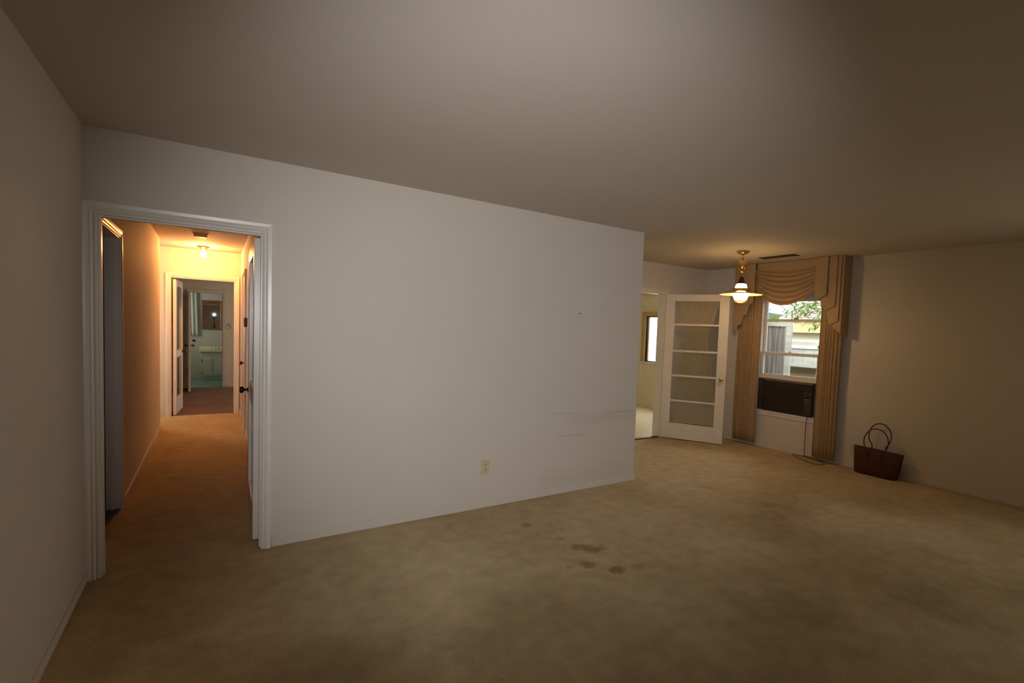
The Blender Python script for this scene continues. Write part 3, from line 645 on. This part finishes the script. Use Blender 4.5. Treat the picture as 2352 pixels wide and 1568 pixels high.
th_ = thing('thermostat', 'small brown thermostat with a pale strip on the right hall wall', 'thermostat', (HR, 7.22, 1.42))
obj('case', boxes((HR-.035, HR, 7.17, 7.27, 1.365, 1.475)), mat('brown_case', (.10, .05, .025), .5), th_, bevel=.006)
obj('pale_strip', boxes((HR-.006, HR, 7.18, 7.25, 1.17, 1.345)), M_trim, th_, bevel=.002)  # narrow pale strip below the case

# ------------------------------------------------------------------ bedroom wall fitting
hk = thing('towel_ring', 'small chrome fitting on the taupe wall right of the bathroom doorway', 'wall fitting', (.273, Y4, 1.318))
obj('mount', lathe([(.03, 0), (.03, -.008), (.012, -.012), (.012, -.035)], 20, (.273, Y4, 1.325), 'Y'), M_chrome, hk, smooth=True)
obj('ring', tube([(.273+.042*math.cos(2*PI*k/24), Y4-.035, 1.292+.042*math.sin(2*PI*k/24)) for k in range(24)], .006, 8, None, True), M_chrome, hk, smooth=True)

# ------------------------------------------------------------------ bathroom
vy0, vy1 = 14.07, YBB-.004
vn = thing('vanity', 'pale green bathroom vanity cabinet with cream counter under the mirror', 'vanity', (.2, (vy0+vy1)/2, 0))
obj('cabinet', boxes((-.26, .95, vy0+.02, vy1, .09, .665), (-.24, .95, vy0+.07, vy1, 0, .09)), M_cab, vn, bevel=.003)
for i, (a, b) in enumerate(((-.225, -.022), (-.012, .19), (.20, .40))):
    dd = obj('cabinet_door', boxes((a, b, vy0+.002, vy0+.02, .115, .515)), M_cab, vn, bevel=.004)
    obj('door_panel', boxes((a+.035, b-.035, vy0-.003, vy0+.002, .155, .475)), M_cab, dd, bevel=.002)
    if i == 0:
        for z in (.18, .46): obj('hinge', boxes((a-.018, a, vy0-.004, vy0+.004, z-.03, z+.03)), M_bronze, dd)
obj('countertop', boxes((-.29, .96, vy0-.02, vy1, .665, .695), (-.29, .96, vy1-.02, vy1, .695, .76)), M_counter, vn, bevel=.004)
obj('basin', lathe([(.19, .700), (.20, .703), (.18, .697), (.10, .660)], 32, (.10, 14.33, 0)), M_trim, vn, smooth=True)
fc = obj('faucet', lathe([(.03, .695), (.03, .705), (.012, .71), (.012, .76)], 16, (.02, 14.50, 0)), M_chrome, vn, smooth=True)
obj('spout', tube([(.02, 14.50, .75), (.02, 14.45, .775), (.02, 14.38, .765), (.02, 14.36, .745)], .010, 8), M_chrome, fc, smooth=True)
for dx in (-.07, .07): obj('tap_handle', lathe([(.012, .695), (.012, .725), (.026, .730), (.026, .750), (.01, .756)], 16, (.02+dx, 14.50, 0)), M_chrome, fc, smooth=True)
mr = thing('wall_mirror', 'wood-framed bathroom mirror reflecting a camera flash', 'mirror', (-.04, YBB, 1.16))
mx0, mx1, mz0, mz1 = -.252, .168, 1.165, 1.86
obj('mirror_glass', boxes((mx0+.03, mx1-.03, YBB-.018, YBB-.012, mz0+.03, mz1-.03)), M_mirror, mr)
obj('frame', boxes((mx0, mx0+.034, YBB-.028, YBB, mz0, mz1), (mx1-.034, mx1, YBB-.028, YBB, mz0, mz1), (mx0+.034, mx1-.034, YBB-.028, YBB, mz0, mz0+.034), (mx0+.034, mx1-.034, YBB-.028, YBB, mz1-.034, mz1)), M_frame, mr, bevel=.004)
o = obj('robe_hook', lathe([(.028, 0), (.028, -.008), (.010, -.014), (.010, -.03), (.018, -.036), (.004, -.044)], 16, (-.402, YBB, .90), 'Y'), M_bronze, smooth=True); tag(o, 'small dark hook on the pale green wall below the white bathroom curtain', 'hook')
bc = thing('curtain', 'white short curtain at the left of the bathroom mirror', 'curtain', (-.6, 14.5, 1.02))
def bcf(u, v):
    s = 2*PI*9*u
    return (-1.0 + (.69-.03*v)*u, YBB-.055 + .022*math.sin(s)+.006*math.sin(2.3*s), 1.015 + 1.07*v)
obj('pleated_cloth', grid(bcf, 140, 10), M_bcurtain, bc, smooth=True, solid=.002)
obj('curtain_rod', lathe([(.008, -1.02), (.008, -.33)], 12, (0, YBB-.055, 2.095), 'X'), M_chrome, bc, smooth=True)

# ------------------------------------------------------------------ tripod camera added in place of the photographer, for the mirror's flash glint
tp = thing('tripod_stand_in', 'black camera with a lit flash on an added tripod, standing in for the photographer in the bathroom mirror', 'camera', (0, -.16, 0))
obj('stand_in_camera_body', boxes((-.07, .07, -.20, -.11, 1.40, 1.50), (-.035, .035, -.19, -.12, 1.50, 1.545)), M_black, tp, bevel=.008)
fh = obj('stand_in_flash_head', boxes((-.04, .04, -.19, -.09, 1.56, 1.64), (-.015, .015, -.17, -.14, 1.545, 1.56)), M_black, tp, bevel=.006)
obj('stand_in_flash_lens', boxes((-.024, .024, -.09, -.087, 1.580, 1.622)), M_flash, fh)
obj('added_tripod_column', lathe([(.014, .75), (.014, 1.38), (.035, 1.385), (.035, 1.40)], 16, (0, -.16, 0)), M_black, tp)
for k in range(3):
    a = -PI/2 + k*2*PI/3
    obj('leg', tube([(.02*math.cos(a), -.16+.02*math.sin(a), 1.12), (.36*math.cos(a), -.16+.36*math.sin(a), .012)], [.013, .009], 10), M_black, tp)  # legs of the added tripod

# ------------------------------------------------------------------ outdoors
def noise_wood(name, c1, c2, sc=(40, 40, 2), rough=.9):
    m = mat(name, c1, rough); N = m.node_tree.nodes; L = m.node_tree.links; b = N['Principled BSDF']
    g = N.new('ShaderNodeNewGeometry'); mp = N.new('ShaderNodeMapping'); mp.inputs['Scale'].default_value = sc
    n = N.new('ShaderNodeTexNoise'); n.inputs['Scale'].default_value = 1; n.inputs['Detail'].default_value = 6
    r = N.new('ShaderNodeValToRGB'); r.color_ramp.elements[0].position = .32; r.color_ramp.elements[1].position = .68
    r.color_ramp.elements[0].color = (*c2, 1); r.color_ramp.elements[1].color = (*c1, 1)
    L.new(g.outputs['Position'], mp.inputs[0]); L.new(mp.outputs[0], n.inputs['Vector']); L.new(n.outputs['Fac'], r.inputs[0]); L.new(r.outputs[0], b.inputs['Base Color']); return m
M_gate = noise_wood('weathered_grey_boards', (.30, .30, .30), (.10, .085, .08), (14, 26, 1.0))
M_gtrim = noise_wood('pale_painted_timber', (.50, .52, .48), (.38, .38, .36), (3, 3, 20))
M_siding = mat('cream_siding', (.80, .76, .60), .6)
M_fascia = mat('peach_fascia', (.62, .45, .25), .6)
M_eave = mat('brown_eave', (.22, .17, .09), .7)
M_shing = noise_wood('pale_shingles', (.50, .40, .38), (.14, .11, .10), (6, 7, 60))
M_ground = mat('garden_soil', (.10, .08, .05), .95, var=.3)
M_leaf = mat('green_leaf', (.13, .27, .04), .5, trans=.35, tint=(.26, .42, .05))
M_leaf2 = mat('deep_green_leaf', (.07, .22, .05), .6, trans=.3)
M_bark = mat('grey_bark', (.10, .08, .06), .9)
GZ = -.25
struct('floor.005', boxes((XR+.75, 22, -6, 16, GZ-.1, GZ)), M_ground, 'garden ground outside the window', 'ground')
gt = thing('wooden_gate', 'weathered grey plank gate outside the window with a pale frame', 'gate', (8.2, 5.3, GZ))
gf = obj('gate_frame', boxes((8.17, 8.23, 4.84, 4.93, GZ, 1.684), (8.165, 8.225, 4.84, 6.6, 1.685, 1.755)), M_gtrim, gt, bevel=.004)
bm = bmesh.new()
y = 4.935; wd = [.115, .10, .12, .105, .11, .12, .10, .115, .12, .11, .10, .12, .11, .12]
for i, q in enumerate(wd):
    bx(bm, 8.20+(.008 if i % 2 else 0), 8.225, y, y+q-.008, GZ+.03, 1.68); y += q
obj('planks', bm, M_gate, gt)
for z in (.25, 1.3): obj('gate_rail', boxes((8.225, 8.255, 4.94, 6.5, z, z+.09)), M_gate, gt)
pf = thing('panel_fence', 'pale panel fence outside, between the grey gate and the cream house', 'fence', (9.5, 5.0, GZ))
bm = bmesh.new(); y = 2.2
while y < 6.6: bx(bm, 9.5, 9.52, y, y+.205, .97, 1.30); y += .21
obj('panels', bm, M_gtrim, pf)
obj('cap_rail', boxes((9.46, 9.56, 2.2, 6.6, 1.36, 1.43), (9.48, 9.54, 2.2, 6.6, 1.285, 1.30)), M_gtrim, pf, bevel=.004)
obj('bottom_rail', boxes((9.46, 9.56, 2.2, 6.6, .93, .97)), M_gtrim, pf, bevel=.004)
for yy in (2.3, 3.7, 5.0, 6.3): obj('fence_post', boxes((9.53, 9.60, yy, yy+.09, GZ, 1.36)), M_gtrim, pf)
obj('kick_board', boxes((9.62, 9.64, 2.2, 6.6, GZ, .93)), M_eave, pf)
hs = thing('house', 'cream neighbouring house with a pale shingle roof beyond the fence', 'house', (13, 4.5, GZ))
obj('wall', boxes((11.68, 15, -1, 7.0, GZ, 1.95)), M_siding, hs)
obj('eave', boxes((11.5, 11.68, -1, 7.0, 1.62, 1.70)), M_eave, hs)
obj('fascia', boxes((11.46, 11.5, -1, 7.05, 1.63, 1.90)), M_fascia, hs)
obj('gutter', boxes((11.40, 11.50, -1.02, 7.06, 1.90, 1.96)), M_trim, hs, bevel=.01)
rf = bmesh.new()
for i in range(16):
    x0 = 11.42+i*.24; z0 = 1.95+i*.085
    prism([(x0, z0), (x0+.27, z0+.085), (x0+.27, z0+.115), (x0, z0+.030)], -1.05, 7.1, 'XZ', rf)
obj('roof', rf, M_shing, hs)
# second roof further back on the left
h2 = thing('house', 'distant dark roof edge under the white sky, seen through the upper left panes', 'house', (18, 12, GZ))
obj('wall', boxes((17.5, 21, 10.6, 15.4, GZ, 2.05)), M_siding, h2)
obj('roof', prism([(10.3, 2.05), (10.3, 2.10), (14.5, 2.80), (15.6, 2.6), (15.6, 2.05)], 17.0, 21.2, 'YZ'), mat('dark_roofing', (.025, .025, .028), .8), h2)

def leaf_add(bm, p, d, s, rnd):
    d = Vector(d).normalized(); side = d.cross(Vector((rnd.uniform(-.4, .4), rnd.uniform(-.4, .4), 1))).normalized(); n = side.cross(d)
    w_ = s*.15
    P = [p, p+d*s*.3+side*w_+n*s*.03, p+d*s*.65+side*w_*.8+n*s*.02-Vector((0, 0, s*.06)), p+d*s-Vector((0, 0, s*.2)), p+d*s*.65-side*w_*.8+n*s*.02-Vector((0, 0, s*.06)), p+d*s*.3-side*w_+n*s*.03]
    vs = [bm.verts.new(q) for q in P]; bm.faces.new(vs)
tr = thing('tree', 'leafy branches hanging in front of the neighbour roof outside the window', 'tree', (8.0, 3.0, GZ))
rnd = random.Random(11); wood = bmesh.new(); lv = bmesh.new()
tube([(8.0, 2.6, GZ), (8.0, 2.62, 1.0), (7.98, 2.7, 2.0), (7.9, 2.8, 2.9)], [.07, .06, .05, .03], 10, wood)
targets = [((7.98, 2.7, 1.85), (7.5, 3.9, 2.0), (7.5, 4.5, 1.93)), ((7.98, 2.7, 2.0), (7.5, 4.0, 2.02), (7.5, 4.74, 2.0)), ((7.98, 2.7, 1.95), (7.45, 3.9, 1.90), (7.5, 4.45, 1.86)), ((7.98, 2.7, 2.1), (7.7, 3.9, 2.25), (7.6, 4.7, 2.32)), ((7.98, 2.7, 1.8), (7.6, 3.7, 1.82), (7.55, 4.2, 1.72)), ((7.95, 2.75, 2.4), (7.6, 3.6, 2.5), (7.5, 4.3, 2.45)), ((7.98, 2.7, 1.9), (7.8, 3.8, 1.95), (7.75, 4.6, 1.98))]
for A, B_, C_ in targets:
    P = smooth_pts([A, ((A[0]+B_[0])/2, (A[1]+B_[1])/2, (A[2]+B_[2])/2+.05), B_, C_], 8)
    tube(P, [max(.003, .016*(1-i/len(P))) for i in range(len(P))], 6, wood)
    for i, p in enumerate(P):
        if i < 6: continue
        for _ in range(7):
            if rnd.random() < .9:
                q = p + Vector((rnd.uniform(-.10, .10), rnd.uniform(-.10, .10), rnd.uniform(-.10, .08)))
                leaf_add(lv, q, (rnd.uniform(-1, 1), rnd.uniform(-1, 1), rnd.uniform(-.9, .5)), rnd.uniform(.06, .12), rnd)
obj('branches', wood, M_bark, tr); obj('foliage', lv, M_leaf, tr)
def bush(name, label, cx, cy, cz, rx, ry, rz, n, s, seed, m, zb):
    r_ = random.Random(seed); b = bmesh.new(); root = thing(name, label, 'bush', (cx, cy, zb))
    for _ in range(n):
        while True:
            v = Vector((r_.uniform(-1, 1), r_.uniform(-1, 1), r_.uniform(-1, 1)))
            if v.length < 1: break
        leaf_add(b, Vector((cx+v.x*rx, cy+v.y*ry, cz+v.z*rz)), (r_.uniform(-1, 1), r_.uniform(-1, 1), r_.uniform(-.6, 1)), s*r_.uniform(.7, 1.3), r_)
    obj('foliage', b, m, root)
    obj('stem', tube([(cx, cy, zb), (cx, cy+.03, (zb+cz)/2), (cx, cy, cz)], [.03, .025, .015], 8), M_bark, root)
bush('bush', 'green hedge foliage behind the grey gate, left of the shingle roof', 12.3, 8.4, 1.86, .5, 1.15, .24, 2600, .10, 3, M_leaf, GZ)
bush('bush', 'small bright green sprig low outside, below the pale fence', 8.9, 4.45, .78, .25, .25, .14, 160, .09, 5, M_leaf, GZ)
